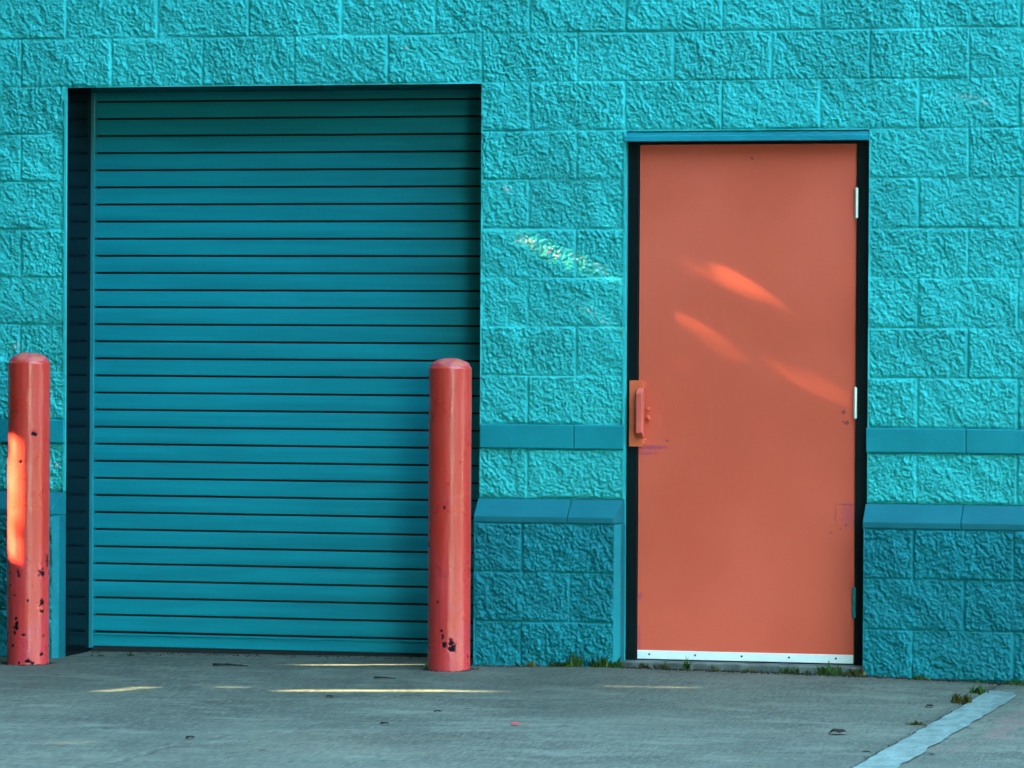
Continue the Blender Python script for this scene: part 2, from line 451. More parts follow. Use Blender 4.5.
# sloped cap blocks on the plinth
pr2 = [(.010, Z_CAP0 - .001), (-PP + .002, Z_CAP0 - .001), (-PP + .002, Z_CAP0 + .022), (-.004, Z_CAP1 - .009), (.010, Z_CAP1 - .009)]
mb = MB()
prof = [(.0105, Z_CAP0 + .002), (-PP - .006, Z_CAP0 + .002), (-PP - .006, Z_CAP0 + .027), (-.012, Z_CAP1 - .004), (.0105, Z_CAP1 - .004)]
def cap_block(x0, x1, bevel_end):
    b = len(mb.v); n = len(prof)
    mb.v += [(x0, y, z) for y, z in prof]
    for y, z in prof:
        mb.v.append((x1 - (max(0, min(CH, -y - (PP - CH))) if bevel_end else 0), y, z))
    for i in range(n):
        j = (i + 1) % n; mb.f.append((b + i, b + j, b + n + j, b + n + i))
    mb.f.append(tuple(b + i for i in reversed(range(n)))); mb.f.append(tuple(b + n + i for i in range(n)))
for lo, hi in ((XW0, RX0), (RX1 - .004, DX0), (DX1 - .006, XW1)):
    mb = MB(); rr = runs(lo, hi, -.012)
    for i, (a, b) in enumerate(rr):
        cap_block(a + .0018, b - .0018, i == len(rr) - 1 and hi < XW1)
    pc = mb.build('plinth_cap', M['cap'], building, .003)
    mb = MB(); mb.prism_x(pr2, lo + (.003 if lo > XW0 else 0), hi - (.03 if hi < XW1 else 0)); mb.build('cap_mortar', M['plinth'], pc)

# dark lining of the shutter opening
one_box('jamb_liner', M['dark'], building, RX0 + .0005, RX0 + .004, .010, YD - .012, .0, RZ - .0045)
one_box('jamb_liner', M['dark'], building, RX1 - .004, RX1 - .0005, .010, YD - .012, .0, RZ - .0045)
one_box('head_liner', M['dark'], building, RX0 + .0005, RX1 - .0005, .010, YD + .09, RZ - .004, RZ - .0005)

# ------------------------------------------------------------------ roll-up shutter
PITCH = (2.3901 - .0884) / 31
zl0 = .0895
prof = []
z = zl0
nsl = 32
for i in range(nsl):
    z0_ = zl0 + i * PITCH
    # groove then a gently bowed flat slat
    prof += [(YD + .030, z0_ - .0052), (YD + .030, z0_ + .0030), (YD + .0012, z0_ + .0036)]
    for t in (.12, .3, .5, .7, .9): prof.append((YD - .0014 * math.sin(math.pi * t) + .0008, z0_ + .0038 + t * (PITCH - .0094)))
    prof.append((YD + .0012, z0_ + PITCH - .0054))
n = len(prof)
xv = np.linspace(RX0 - .02, RX1 + .03, 24)
P = np.zeros((n, len(xv), 3))
for j, (y, zz) in enumerate(prof):
    P[j, :, 0] = xv; P[j, :, 1] = y + .0012 * fbm(xv * 1.7, np.full(xv.shape, zz * 2.2), 5, 2); P[j, :, 2] = zz - .0007 * xv
nrow = 9
shutter = grid_mesh('roller_shutter', P, np.ones((n - 1, len(xv) - 1), bool), M['shutter'], building, smooth_shade=False)
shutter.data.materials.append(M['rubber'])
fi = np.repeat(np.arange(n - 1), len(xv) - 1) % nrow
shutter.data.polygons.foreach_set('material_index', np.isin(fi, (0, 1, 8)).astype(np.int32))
mb = MB()
mb.box(RX0 + .022, RX1 - .022, YD - .004, YD + .02, .028, .0838)
mb.box(RX0 + .022, RX1 - .022, YD - .009, YD - .0042, .076, .0822)
mb.build('bottom_bar', M['shutter'], shutter, .002)
mb = MB(); mb.box(RX0 + .012, RX1 - .012, YD, YD + .018, -.01, .0275); mb.build('rubber_seal', M['rubber'], shutter)
for s, xa in ((1, RX0 - .006), (-1, RX1 + .006)):
    mb = MB()
    mb.box(min(xa, xa + s * .027), max(xa, xa + s * .027), YD - .011, YD + .05, .018, RZ + .05)
    mb.build('guide_rail', M['flash'], shutter, .003)
mb = MB(); mb.cyl((RX0 - .05, YD + .22, RZ + .24), (RX1 + .05, YD + .22, RZ + .24), .2, n=24); mb.build('shutter_drum', M['rubber'], shutter)
mb = MB(); mb.box(RX0 - .02, RX1 + .02, YD + .3, YD + .32, -.05, RZ + .3); mb.build('dark_backing', M['rubber'], shutter)

# ------------------------------------------------------------------ steel door and frame
LX0, LX1, LZ0, LZ1, LY = .6660, 1.5695, .056, 2.1765, .042
mb = MB()
mb.box(DX0 + .0015, LX0 - .003, .030, .17, .0445, DZ - .002)
mb.box(LX1 + .003, DX1 - .0015, .030, .17, .0445, DZ - .002)
mb.box(LX0 - .003, LX1 + .003, .036, .17, LZ1 + .003, DZ - .002)
mb.box(LX0 - .003, LX0 + .014, LY + .047, .168, .0445, LZ1); mb.box(LX1 - .014, LX1 + .003, LY + .047, .168, .0445, LZ1)
frame = mb.build('door_frame', M['frame'], building, .0015)
mb = MB()                                             # folded drip flashing under the lintel
mb.prism_x([(.011, DZ - .0032), (.004, DZ - .0032), (-.004, DZ - .0190), (-.020, DZ - .0225), (-.024, DZ - .043), (-.018, DZ - .0440), (.011, DZ - .0440)], DX0 - .004, DX1 - .002)
mb.build('drip_flashing', M['flash'], building, .0012)
mb = MB(); mb.box(DX0 + .001, DX1 - .001, -PP + .012, .18, -.06, .0440)
sill = mb.build('door_sill', M['sill'], building, .004)

# leaf with a fine face so that dents and scratches are its own wear
nx, nz = 230, 540
xg = np.linspace(LX0, LX1, nx); zg = np.linspace(LZ0, LZ1, nz)
X, Z = np.meshgrid(xg, zg)
mark = np.zeros(X.shape); smear = np.zeros(X.shape)
def spot(a, x, z, rx, rz, s=1., seed=1):
    d = np.sqrt(((X - x) / rx) ** 2 + ((Z - z) / rz) ** 2) + .5 * fbm(X * 90, Z * 90, seed, 2)
    return np.maximum(a, s * smooth(1.1, .6, d))
for x, z, r, s in ((1.5205, 1.0792, .009, .8), (1.5332, 1.0344, .010, .8), (1.519, 1.040, .006, .6), (.785, .953, .006, .8), (1.135, 2.12, .006, .9), (1.535, .615, .005, .7), (1.47, .585, .006, .5), (1.512, .60, .005, .6)):
    mark = spot(mark, x, z, r, r, s)
mark = spot(mark, 1.535, .70, .045, .0035, .55); mark = spot(mark, 1.49, .66, .004, .04, .35)
smear = spot(smear, .72, .925, .07, .010, .7); smear = spot(smear, .70, .90, .05, .008, .5); smear = spot(smear, .675, .31, .012, .02, .6)
smear = spot(smear, 1.55, .66, .04, .06, .28); smear = spot(smear, .672, .12, .008, .08, .4)
wob = fbm(X * 1.3, Z * 1.3, 21, 2) * .0016 + fbm(X * 6, Z * 6, 22, 2) * .0002
P = np.stack([X, LY + wob, Z], -1)
# fold the rim back to give the leaf its thickness
P = np.concatenate([P[:1], P, P[-1:]], 0); P = np.concatenate([P[:, :1], P, P[:, -1:]], 1)
P[0, :, 1] += .044; P[-1, :, 1] += .044; P[1:-1, 0, 1] += .044; P[1:-1, -1, 1] += .044
pad = lambda a: np.pad(a, 1, mode='edge')
door = grid_mesh('door', P, np.ones((P.shape[0] - 1, P.shape[1] - 1), bool), M['door'], building, True, {'mark': pad(mark), 'smear': pad(smear)})
me = door.data
me.set_sharp_from_angle(angle=R(40)) if hasattr(me, 'set_sharp_from_angle') else None
mb = MB(); mb.box(LX0 + .002, LX1 - .002, LY + .0445, LY + .0465, LZ0, LZ1); mb.build('door_back', M['door'], door)

# latch guard, pull handle, bolts
mb = MB(); mb.box(.6305, .688, .020, .0255, .9285, 1.2020)
mb.build('guard_plate', M['handle'], door, .0012)
mb = MB()
mb.prism_x([(.0196, .960), (-.018, .985), (-.026, .985), (-.026, 1.150), (-.018, 1.156), (.0196, 1.172)], .667, .6945)
mb.build('pull_handle', M['grip'], door, .004, segs=3)
for x, z in ((.6915, 1.188), (.689, 1.176), (.7085, 1.0841), (.7120, 1.043), (.7065, 1.052), (.6915, .955), (.688, .943)):
    mb = MB(); mb.cyl((x, LY + .004, z), (x, LY - .016, z), .0065, n=10)
    mb.build('carriage_bolt', M['handle'], door, .001)
for zc_, half in ((1.9335, .059), (1.1163, .061), (.3004, .060)):
    mb = MB()
    prof_ = [(-half - .004, .0001), (-half - .004, .005), (-half, .0088)]
    for k in (-1, 1): prof_ += [(k * half / 3 - .0008, .0088), (k * half / 3, .0078), (k * half / 3 + .0008, .0088)]
    prof_ += [(half, .0088), (half + .004, .005), (half + .004, .0001)]
    for (za, ra), (zb_, rb) in zip(prof_[:-1], prof_[1:]):
        mb.cyl((LX1 + .0012, LY - .008, zc_ + za), (LX1 + .0012, LY - .008, zc_ + zb_ + (1e-5 if zb_ == za else 0)), ra, rb, n=14, cap=False)
    hg = mb.build('hinge', M['hinge'] if zc_ > .5 else M['flash'], door, 0, False)
    if zc_ < .5: hg['label'] = 'teal painted bottom hinge'
# aluminium sweep with screws
sw = MB(); sw.box(LX0 + .001, LX1 - .001, LY - .0075, LY - .0012, .0500, .0855)
sweep = sw.build('door_sweep', M['sweep'], door, .001)
for x in (.718, .911, 1.106, 1.303, 1.497):
    mb = MB(); mb.cyl((x, LY - .0078, .0695), (x, LY - .0105, .0695), .0045, n=10)
    mb.build('screw', M['screw'], door)
mb = MB(); mb.box(LX0 + .003, LX1 - .003, LY - .003, LY + .004, .0462, .0496); mb.build('sweep_gasket', M['rubber'], door)

# ------------------------------------------------------------------ ground
NX = np.unique(np.round(np.concatenate([np.linspace(-16, -2.7, 40), np.arange(-2.7, 2.04, .012), np.arange(2.04, 2.26, .004), np.arange(2.26, 3.1, .012), np.linspace(3.1, 16, 40)]), 5))
NY = np.unique(np.round(np.concatenate([np.linspace(-5.4, -4.9, 8), np.arange(-4.9, .36, .012), [.38, 2, 8.2]]), 5))
X, Y = np.meshgrid(NX, NY)
G = ground_z(X, Y) + .0016 * fbm(X * .9, Y * .9, 41, 3) + .0007 * fbm(X * 9, Y * 9, 44, 2)
jx = 2.190 + .031 * Y + .006 * fbm(Y * 3.2, Y * 0 + .3, 61, 3)          # slab joint running away from the wall
jd = np.abs(X - jx)
groove = smooth(.011, .004, jd + .004 * perlin(X * 40, Y * 25, 62)) * (Y < -.1)
G = G - groove * .016
dirt = groove * .9
dirt = np.maximum(dirt, .30 * smooth(.055, .008, jd + .02 * fbm(X * 9, Y * 9, 63, 3)))
def crack(pts, w, s, seed):
    global dirt, G
    d = np.full(X.shape, 9.)
    sel = np.abs(X) < 4
    wx = X + .03 * fbm(X * 4, Y * 4, seed, 3); wy = Y + .05 * fbm(X * 4 + 9, Y * 4, seed + 3, 3)
    for (x0, y0), (x1, y1) in zip(pts[:-1], pts[1:]):
        L = (x1 - x0) ** 2 + (y1 - y0) ** 2
        t = np.clip(((wx - x0) * (x1 - x0) + (wy - y0) * (y1 - y0)) / L, 0, 1)
        d = np.minimum(d, np.hypot(wx - x0 - t * (x1 - x0), wy - y0 - t * (y1 - y0)))
    k = smooth(w, w * .3, d)
    dirt = np.maximum(dirt, k * s); G = G - k * .006
crack([(-.37, -4.6), (-.23, -3.91), (-.22, -3.45), (-.15, -3.0)], .014, .55, 70)
crack([(-.22, -3.45), (-.05, -3.28), (.06, -2.6)], .010, .35, 75)
crack([(-.33, -1.9), (-.10, -1.5), (.05, -1.35)], .012, .4, 78)
# grime at the foot of the wall and round the posts, soft edged and broken
foot = smooth(.20, .0, -PP - Y + .10 * fbm(X * 5, Y * 5, 81, 3)) * .42
foot = foot * (Y < 0) * (~((X > RX0) & (X < RX1))) 
dirt = np.maximum(dirt, foot)
dirt = np.maximum(dirt, .5 * smooth(.05, .0, np.abs(Y - .02) + .03 * fbm(X * 7, Y * 7, 82, 2)) * (X > RX0) * (X < RX1) * (X < -.9))
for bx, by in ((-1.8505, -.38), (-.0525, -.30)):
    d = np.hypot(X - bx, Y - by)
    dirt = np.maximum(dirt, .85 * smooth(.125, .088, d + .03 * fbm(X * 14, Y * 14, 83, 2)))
# small specks of litter ground into the slab
sp_d, sp_v, _ = cells(X * 5.5, Y * 2.4, 91)
dirt = np.maximum(dirt, .75 * smooth(.085, .05, sp_d * (1 + 1.2 * hash01(np.floor(sp_v * 999), 0 * X, 3)) + .03 * fbm(X * 30, Y * 30, 93, 2)) * (sp_v > .62))
dirt = np.maximum(dirt, .22 * smooth(.1, .9, fbm(X * .7, Y * .55, 95, 4)))
red = np.zeros(X.shape)
for cx, cy, rx, ry, s in ((2.42, -2.0, .10, .55, .55), (2.47, -1.2, .12, .3, .3), (2.28, -2.75, .1, .14, .32), (2.36, -1.55, .07, .3, .4)):
    d = np.sqrt(((X - cx) / rx) ** 2 + ((Y - cy) / ry) ** 2) + .9 * fbm(X * 16, Y * 5, 97, 3)
    red = np.maximum(red, s * smooth(1.1, .2, d))
ground = grid_mesh('pavement', np.stack([X, Y, G], -1), np.ones((len(NY) - 1, len(NX) - 1), bool), M['concrete'], None, True, {'dirt': dirt, 'red': red})
tag(ground, kind='structure')

m = NT('unseen_dark_asphalt')  # unseen ground, made dark to cut the light it bounces back
c = m.mix(m.ramp(m.noise(.6, 5), .3, .7), (.022, .024, .022), (.040, .042, .038)); m.bump(m.noise(70, 4), .5, .008)
M['asphalt'] = m.done(c, .95, .2)
yard = raw_mesh('yard_road', [(-110, -110, -.05), (110, -110, -.05), (110, 110, -.05), (-110, 110, -.05)], [(0, 1, 2, 3)], M['asphalt'])
tag(yard, kind='structure')

# painted line: a worn sheet 4 mm above the slab
ys = np.arange(-4.9, -.52, .02); ts = np.linspace(0, 1, 15)
P = np.zeros((len(ys), 15, 3))
for i, y in enumerate(ys):
    xl = 2.190 + .031 * y + .006 * float(fbm(np.array([y * 3.2]), np.array([.3]), 61, 3)[0]) + .014
    xr = 2.338 + .031 * y + .010 * float(fbm(np.array([y * 2.1]), np.array([7.]), 64, 3)[0])
    end = smooth(-.70, -.52, np.array([y]))[0]
    xl += .004 * float(perlin(np.array([y * 11.]), np.array([2.5]), 65)[0]); xr += .009 * float(perlin(np.array([y * 9.]), np.array([4.5]), 66)[0])
    xr -= .03 * end
    P[i, :, 0] = xl + ts * (xr - xl); P[i, :, 1] = y + .02 * np.sin(ts * 5 + 1) * end
P[:, :, 2] = ground_z(P[:, :, 0], P[:, :, 1]) + .0016 * fbm(P[:, :, 0] * .9, P[:, :, 1] * .9, 41, 3) + .0048
stripe = grid_mesh('painted_line', P, np.ones((len(ys) - 1, 14), bool), M['line'], None, True)
tag(stripe, kind='structure')

# ------------------------------------------------------------------ bollards
def bollard(loc, r, z_edge, z_top, face, chips, fades, seed, label):
    root = empty('bollard', (loc[0], loc[1], 0), label, 'bollard', 'bollards guarding the shutter')
    na, nz = 200, 440
    th = np.linspace(0, 2 * math.pi, na); zz = np.linspace(-.10, z_edge, nz)
    T, ZZ = np.meshgrid(th, zz)
    chip = np.zeros(T.shape); fade = np.clip(.9 * smooth(.75, .05, ZZ + .15 * fbm(T * 2, ZZ * 4, seed, 2)), 0, 1) * .75
    def ang(s): return face + math.asin(max(-.99, min(.99, s)))
    def put(a, s, z, rx, rz, k, sd):
        d_ = (T - ang(s) + math.pi) % (2 * math.pi) - math.pi
        d = np.sqrt((d_ * r / rx) ** 2 + ((ZZ - z) / rz) ** 2) + .75 * fbm(T * r * 75, ZZ * 75, seed + sd, 2)
        return np.maximum(a, k * smooth(1.05, .75, d))
    for i, (s, z, rx, rz) in enumerate(chips): chip = put(chip, s, z, rx, rz, 1., i * 3)
    for i, (s, z, rx, rz) in enumerate(fades): fade = put(fade, s, z, rx, rz, 1., 50 + i)
    # scattered pinholes in the worn lower part
    d, v, _ = cells(T * r * 22, ZZ * 22, seed + 9)
    chip = np.maximum(chip, smooth(.16, .09, d) * (v > .90) * (ZZ < .42))
    lip = .012
    rr = r + .0006 * fbm(T * 3, ZZ * 5, seed + 1, 2) - chip * .0012
    rr = rr - .006 * smooth(z_edge - lip, z_edge, ZZ) ** 2
    P = np.stack([rr * np.cos(T), rr * np.sin(T), ZZ], -1)
    raw = grid_mesh('post', P, np.ones((nz - 1, na - 1), bool), M['bollard'], root, True, {'chip': chip, 'fade': fade})
    # rough mortar dome
    k = np.linspace(0, 1, 24); K, T2 = np.meshgrid(k, np.linspace(0, 2 * math.pi, 72), indexing='ij')
    r0 = (r - .005) * K
    zd = z_edge - .004 + (z_top - z_edge + .004) * np.sqrt(np.clip(1 - K ** 2.3, 0, 1)) + .0035 * fbm(r0 * np.cos(T2) * 28, r0 * np.sin(T2) * 28, seed + 5, 3) * np.clip(1.15 - K, 0, 1)
    zd = np.where(K >= 1, z_edge - .006, zd)
    P = np.stack([r0 * np.cos(T2), r0 * np.sin(T2), zd], -1)[::-1]
    grid_mesh('dome_cap', P, np.ones((23, 71), bool), M['bollard_cap'], root, True)
    return root
bollard((-1.8505, -.38), .0875, 1.268, 1.3015, math.atan2(-15.81, 5.84),
        [(.27, .963, .012, .011), (-.37, .850, .010, .009), (.66, .383, .019, .012), (-.5, .392, .007, .010), (-.46, .375, .006, .007), (.66, .262, .012, .016), (.68, .225, .009, .009),
         (-.56, .165, .015, .018), (-.62, .135, .008, .011), (-.58, .195, .007, .008), (-.25, .128, .013, .006), (.66, .045, .010, .009), (.0, .018, .014, .008), (.2, .01, .01, .007), (.9, .43, .008, .04), (-.72, .08, .008, .008)],
        [(.0, .30, .03, .05), (-.1, .06, .05, .04), (.1, .17, .04, .05)], 210,
        'red chipped bollard left of the roll-up shutter, sunlit patch on its side')
bollard((-.0525, -.30), .0875, 1.2575, 1.2895, math.atan2(-15.89, 4.04),
        [(-.22, .680, .009, .008), (.16, .108, .014, .024), (.10, .128, .010, .016), (-.22, .122, .010, .011), (-.3, .155, .006, .01), (-.02, .006, .012, .008)],
        [(-.12, .706, .026, .022), (.2, .18, .05, .04), (.15, .28, .04, .04), (.3, .03, .04, .02)], 260,
        'cleaner red bollard right of the roll-up shutter, beside the block pier')

# ------------------------------------------------------------------ weeds
def weed(x, y, h, n, spread, mats, label, seed, lean=0.):
    rnd = random.Random(seed)
    z0 = float(ground_z(np.array([x]), np.array([y]))[0]) - .004
    v = []; f = []
    for i in range(n):
        a = rnd.uniform(0, 2 * math.pi); L = h * rnd.uniform(.35, .92); w = rnd.uniform(.0022, .0055)
        if rnd.random() < .35: w *= 1.9; L *= .7
        bx = rnd.gauss(0, spread * .45); by = rnd.gauss(0, spread * .16)
        if y > -.2 and by > .0: by = -by * .3
        dx, dy = math.cos(a), math.sin(a); px, py = -dy, dx
        bend = rnd.uniform(.25, 1.0)
        b = len(v); K = 5
        for k in range(K + 1):
            t = k / K
            cx = bx + dx * L * bend * t * t * .8 + lean * t * L; cy = by + min(dy, .35) * L * bend * t * t * .55
            cz = L * (t - .38 * bend * t * t)
            ww = w * (1.15 - t) * (.6 + 1.2 * math.sin(math.pi * min(1, t + .15)))
            v += [(cx - px * ww, cy - py * ww, cz), (cx + px * ww, cy + py * ww, cz)]
        for k in range(K): f.append((b + 2 * k, b + 2 * k + 1, b + 2 * k + 3, b + 2 * k + 2))
    o = raw_mesh('weed', np.array(v), np.array(f), mats, None, True)
    o.location = (x, y, z0)
    return tag(o, label, 'weed', 'weeds rooted along the joints')
W, D = M['weed'], M['weed_dry']
weed(.375, -.12, .055, 34, .05, W, 'low green weed below the block pier, middle of that pier', 1)
weed(.435, -.12, .105, 24, .035, W, 'tall thin green weed at the foot of the block pier', 2)
weed(.565, -.125, .085, 70, .075, W, 'bushiest green weed clump at the pier corner left of the coral door', 3)
weed(.25, -.12, .045, 20, .06, D, 'short yellowing weed at the left end of the block pier', 4)
weed(.73, -.105, .05, 36, .045, D, 'sparse dry weed under the left end of the coral door', 5)
weed(.80, -.105, .050, 26, .04, D, 'dry brownish weed second from the left under the coral door', 6)
weed(.905, -.108, .095, 14, .014, W, 'slim upright green weed in front of the white door sweep', 7)
weed(1.02, -.105, .05, 14, .03, D, 'thin dry weed below the middle of the coral door', 8)
weed(1.16, -.105, .045, 18, .05, D, 'flat straw coloured weed right of the middle of the door sill', 9)
weed(1.33, -.105, .06, 24, .05, W, 'short green weed below the right half of the door', 10)
weed(1.50, -.108, .085, 60, .07, W, 'dark bushy weed at the right end of the door sill', 11)
weed(1.605, -.11, .07, 40, .04, D, 'yellow-green weed against the right door jamb foot', 12)
weed(1.86, -.125, .035, 50, .05, W, 'low weed under the plinth right of the door', 13)
weed(2.10, -.13, .03, 22, .07, W, 'tiny weed where the plinth meets the slab near the white line', 14)
weed(2.138, -1.05, .085, 60, .035, D, 'tall tawny weed tuft in the slab joint beside the white line', 15)
weed(2.16, -.62, .06, 44, .04, W, 'green weed tuft at the wall end of the white line', 16)
weed(2.09, -1.95, .035, 34, .022, D, 'short straw tuft in the slab joint halfway along the line', 17)
weed(2.065, -2.95, .016, 16, .02, D, 'small dry tuft in the slab joint nearest the camera', 18)
weed(-1.685, .06, .022, 16, .03, W, 'small weed sprouting by the left shutter guide', 19)
weed(-1.57, .10, .026, 14, .03, W, 'second small weed sprouting at the foot of the shutter', 20)
weed(2.27, -.125, .04, 110, .09, W, 'dark weeds along the plinth behind the white line', 21)

# crumbs of soil and litter nobody could count, caught at the foot of the wall
v = []; f = []
def crumb(x, y, s):
    z0 = float(ground_z(np.array([x]), np.array([y]))[0])
    b = len(v); a0 = random.uniform(0, 6)
    for k in range(4):
        a = a0 + k * math.pi / 2
        v.append((x + s * random.uniform(.6, 1.3) * math.cos(a), y + s * random.uniform(.6, 1.3) * math.sin(a), z0 - .001))
    v.append((x, y, z0 + s * random.uniform(.5, 1.)))
    for k in range(4): f.append((b + k, b + (k + 1) % 4, b + 4))
for i in range(520): crumb(random.uniform(.62, 1.66), -PP - .012 - abs(random.gauss(0, .028)), random.uniform(.003, .010))
for i in range(260): crumb(random.uniform(0.0, .60), -PP - .012 - abs(random.gauss(0, .02)), random.uniform(.002, .007))
for i in range(420): crumb(random.uniform(1.66, 2.7), -PP - .012 - abs(random.gauss(0, .03)), random.uniform(.003, .009))
for i in range(160): crumb(random.uniform(-1.8, -.1), YD - .04 - abs(random.gauss(0, .06)), random.uniform(.002, .006))
for i in range(90):
    y = random.uniform(-3.9, -.3); crumb(2.19 + .031 * y + random.gauss(0, .012), y, random.uniform(.0015, .004))
for bx, by in ((-1.8505, -.38), (-.0525, -.30)):
    for i in range(190):
        a_ = random.uniform(0, 6.283); r_ = .090 + abs(random.gauss(0, .012)); crumb(bx + r_ * math.cos(a_), by + r_ * math.sin(a_), random.uniform(.002, .006))
soil = raw_mesh('soil_litter', np.array(v), np.array(f), M['soil'], None, False); tag(soil, kind='stuff')

# ------------------------------------------------------------------ litter on the slab
def curled_leaf(name, x, y, L, w, rot, mat, label, cat, curl=.35, lift=.004):
    nu, nv = 12, 7
    U, V = np.meshgrid(np.linspace(0, 1, nu), np.linspace(-1, 1, nv))
    ww = w * np.sin(np.pi * np.clip(U * .94 + .03, 0, 1)) ** .7
    px = (U - .5) * L; py = V * ww
    pz = lift * .4 + (.20 + .14 * curl) * L * np.sin(np.pi * U) ** .8 * (1 - .55 * V ** 2) + .05 * L * np.sin(U * 9) + .0012 * fbm(U * 5, V * 3, int(L * 9999) % 97, 2)
    P = np.stack([px * math.cos(rot) - py * math.sin(rot), px * math.sin(rot) + py * math.cos(rot), pz], -1)
    o = grid_mesh(name, P, np.ones((nv - 1, nu - 1), bool), mat, None, True)
    o.location = (x, y, float(ground_z(np.array([x]), np.array([y]))[0]))
    return tag(o, label, cat, 'litter on the pavement')
curled_leaf('dead_leaf', 1.877, -2.38, .066, .026, .25, M['leaf_dead'], 'large dark dead leaf on the concrete left of the white line', 'leaf', .8, .006)
curled_leaf('paper_scrap', .720, -2.38, .042, .016, .3, M['scrap'], 'small red scrap lying on the concrete below the middle pier', 'scrap')
curled_leaf('dead_leaf', -.215, -1.50, .034, .016, .5, M['leaf_dead'], 'dark dead leaf in a slab crack in front of the right bollard', 'leaf', .6)
curled_leaf('dead_leaf', .265, -2.477, .034, .014, -.2, M['leaf_dead'], 'small dark leaf on the open slab left of the red scrap', 'leaf')
curled_leaf('dead_leaf', .332, -1.97, .030, .012, .7, M['leaf_dead'], 'tiny dark leaf on the slab just right of the right bollard', 'leaf')
curled_leaf('dead_leaf', -.237, -3.156, .036, .014, 1.0, M['leaf_dead'], 'dark leaf on the lower left slab crack', 'leaf')
curled_leaf('dead_leaf', 2.285, -2.997, .026, .012, .2, M['leaf_dead'], 'small dark leaf on the slab right of the white line', 'leaf')
curled_leaf('dead_leaf', 2.05, -1.25, .035, .018, .2, M['leaf_dead'], 'dark crumpled leaf beside the tawny weed tuft', 'leaf', .9)
curled_leaf('fresh_leaf', -.17, -.20, .030, .012, .4, M['leaf_green'], 'bright yellow-green leaf touching the foot of the right bollard', 'leaf', .9, .01)
def twig(x, y, L, rot, r, label):
    mb = MB()
    p = [Vector((-L / 2, 0, r * 1.1)), Vector((-L * .15, .006, r * 1.4)), Vector((L * .2, -.004, r * 1.1)), Vector((L / 2, .003, r))]
    q = [Vector((a.x * math.cos(rot) - a.y * math.sin(rot), a.x * math.sin(rot) + a.y * math.cos(rot), a.z)) for a in p]
    for i in range(3): mb.cyl(q[i], q[i + 1], r * (1 - .2 * i), r * (1 - .2 * (i + 1)), n=8)
    o = mb.build('twig', M['stick'], None, 0, True)
    o.location = (x, y, float(ground_z(np.array([x]), np.array([y]))[0]) )
    return tag(o, label, 'twig', 'litter on the pavement')
twig(-.98, -.33, .155, -.06, .0055, 'dark twig on the concrete in front of the shutter, left of its middle')
twig(-.21, -.715, .095, -.1, .004, 'shorter dark twig on the concrete left of the right bollard')

# ------------------------------------------------------------------ unseen trees: near left ones break up the sun, others added to block sky
EL, AZ = R(28), R(14)
S = np.array([-math.cos(EL) * math.cos(AZ), -math.cos(EL) * math.sin(AZ), math.sin(EL)])     # towards the sun
def seg(pts, r, w=1., n=8):
    out = []
    for a, b in zip(pts[:-1], pts[1:]):
        for k in range(n + 1):
            t = k / n; out.append((np.array(a) * (1 - t) + np.array(b) * t, r, w))
    return out
GAPS = []  # spots whose sun rays are cleared of leaves, so flecks land there
GAPS += seg([(-.62, -.19, .01), (-.47, -.145, .01), (-.2253, -.05, .01)], .028)
GAPS += seg([(-.45, -1.27, .01), (.1538, -1.09, .01), (.40, -1.05, .01)], .034)
GAPS += seg([(-1.18, -1.5, .01), (-1.05, -1.26, .01)], .010)
GAPS += seg([(-.82, -1.22, .01), (-.70, -1.18, .01)], .004)
GAPS += seg([(-.75, -3.5, .01), (-.50, -3.33, .01)], -.004)
GAPS += seg([(.72, -.80, .01), (1.05, -.785, .01)], .008)
GAPS += seg([(.22, -.01, 1.760), (.32, -.01, 1.725)], .010); GAPS += seg([(.36, -.01, 1.71), (.5, -.01, 1.665)], .006)
GAPS += seg([(.104, -.01, 2.0), (.15, -.01, 1.978)], .004); GAPS += seg([(.46, -.01, 1.48), (.53, -.01, 1.443)], .005)
GAPS += seg([(.82, .045, 1.69), (.92, .045, 1.651)], .002); GAPS += seg([(1.03, .045, 1.62), (1.17, .045, 1.575)], .006)
GAPS += seg([(.90, .045, 1.42), (1.02, .045, 1.34)], .0055); GAPS += seg([(1.33, .045, 1.22), (1.44, .045, 1.18)], .006)
GAPS += seg([(-.385, .31, .42), (-.305, .31, .325)], .006)
GAPS += seg([(-1.892, -.452, .80), (-1.894, -.450, .66)], .042); GAPS += seg([(-1.905, -.440, .57), (-1.886, -.455, .475)], .028)
GAPS += seg([(1.98, -.01, 2.368), (2.07, -.01, 2.345)], .003)

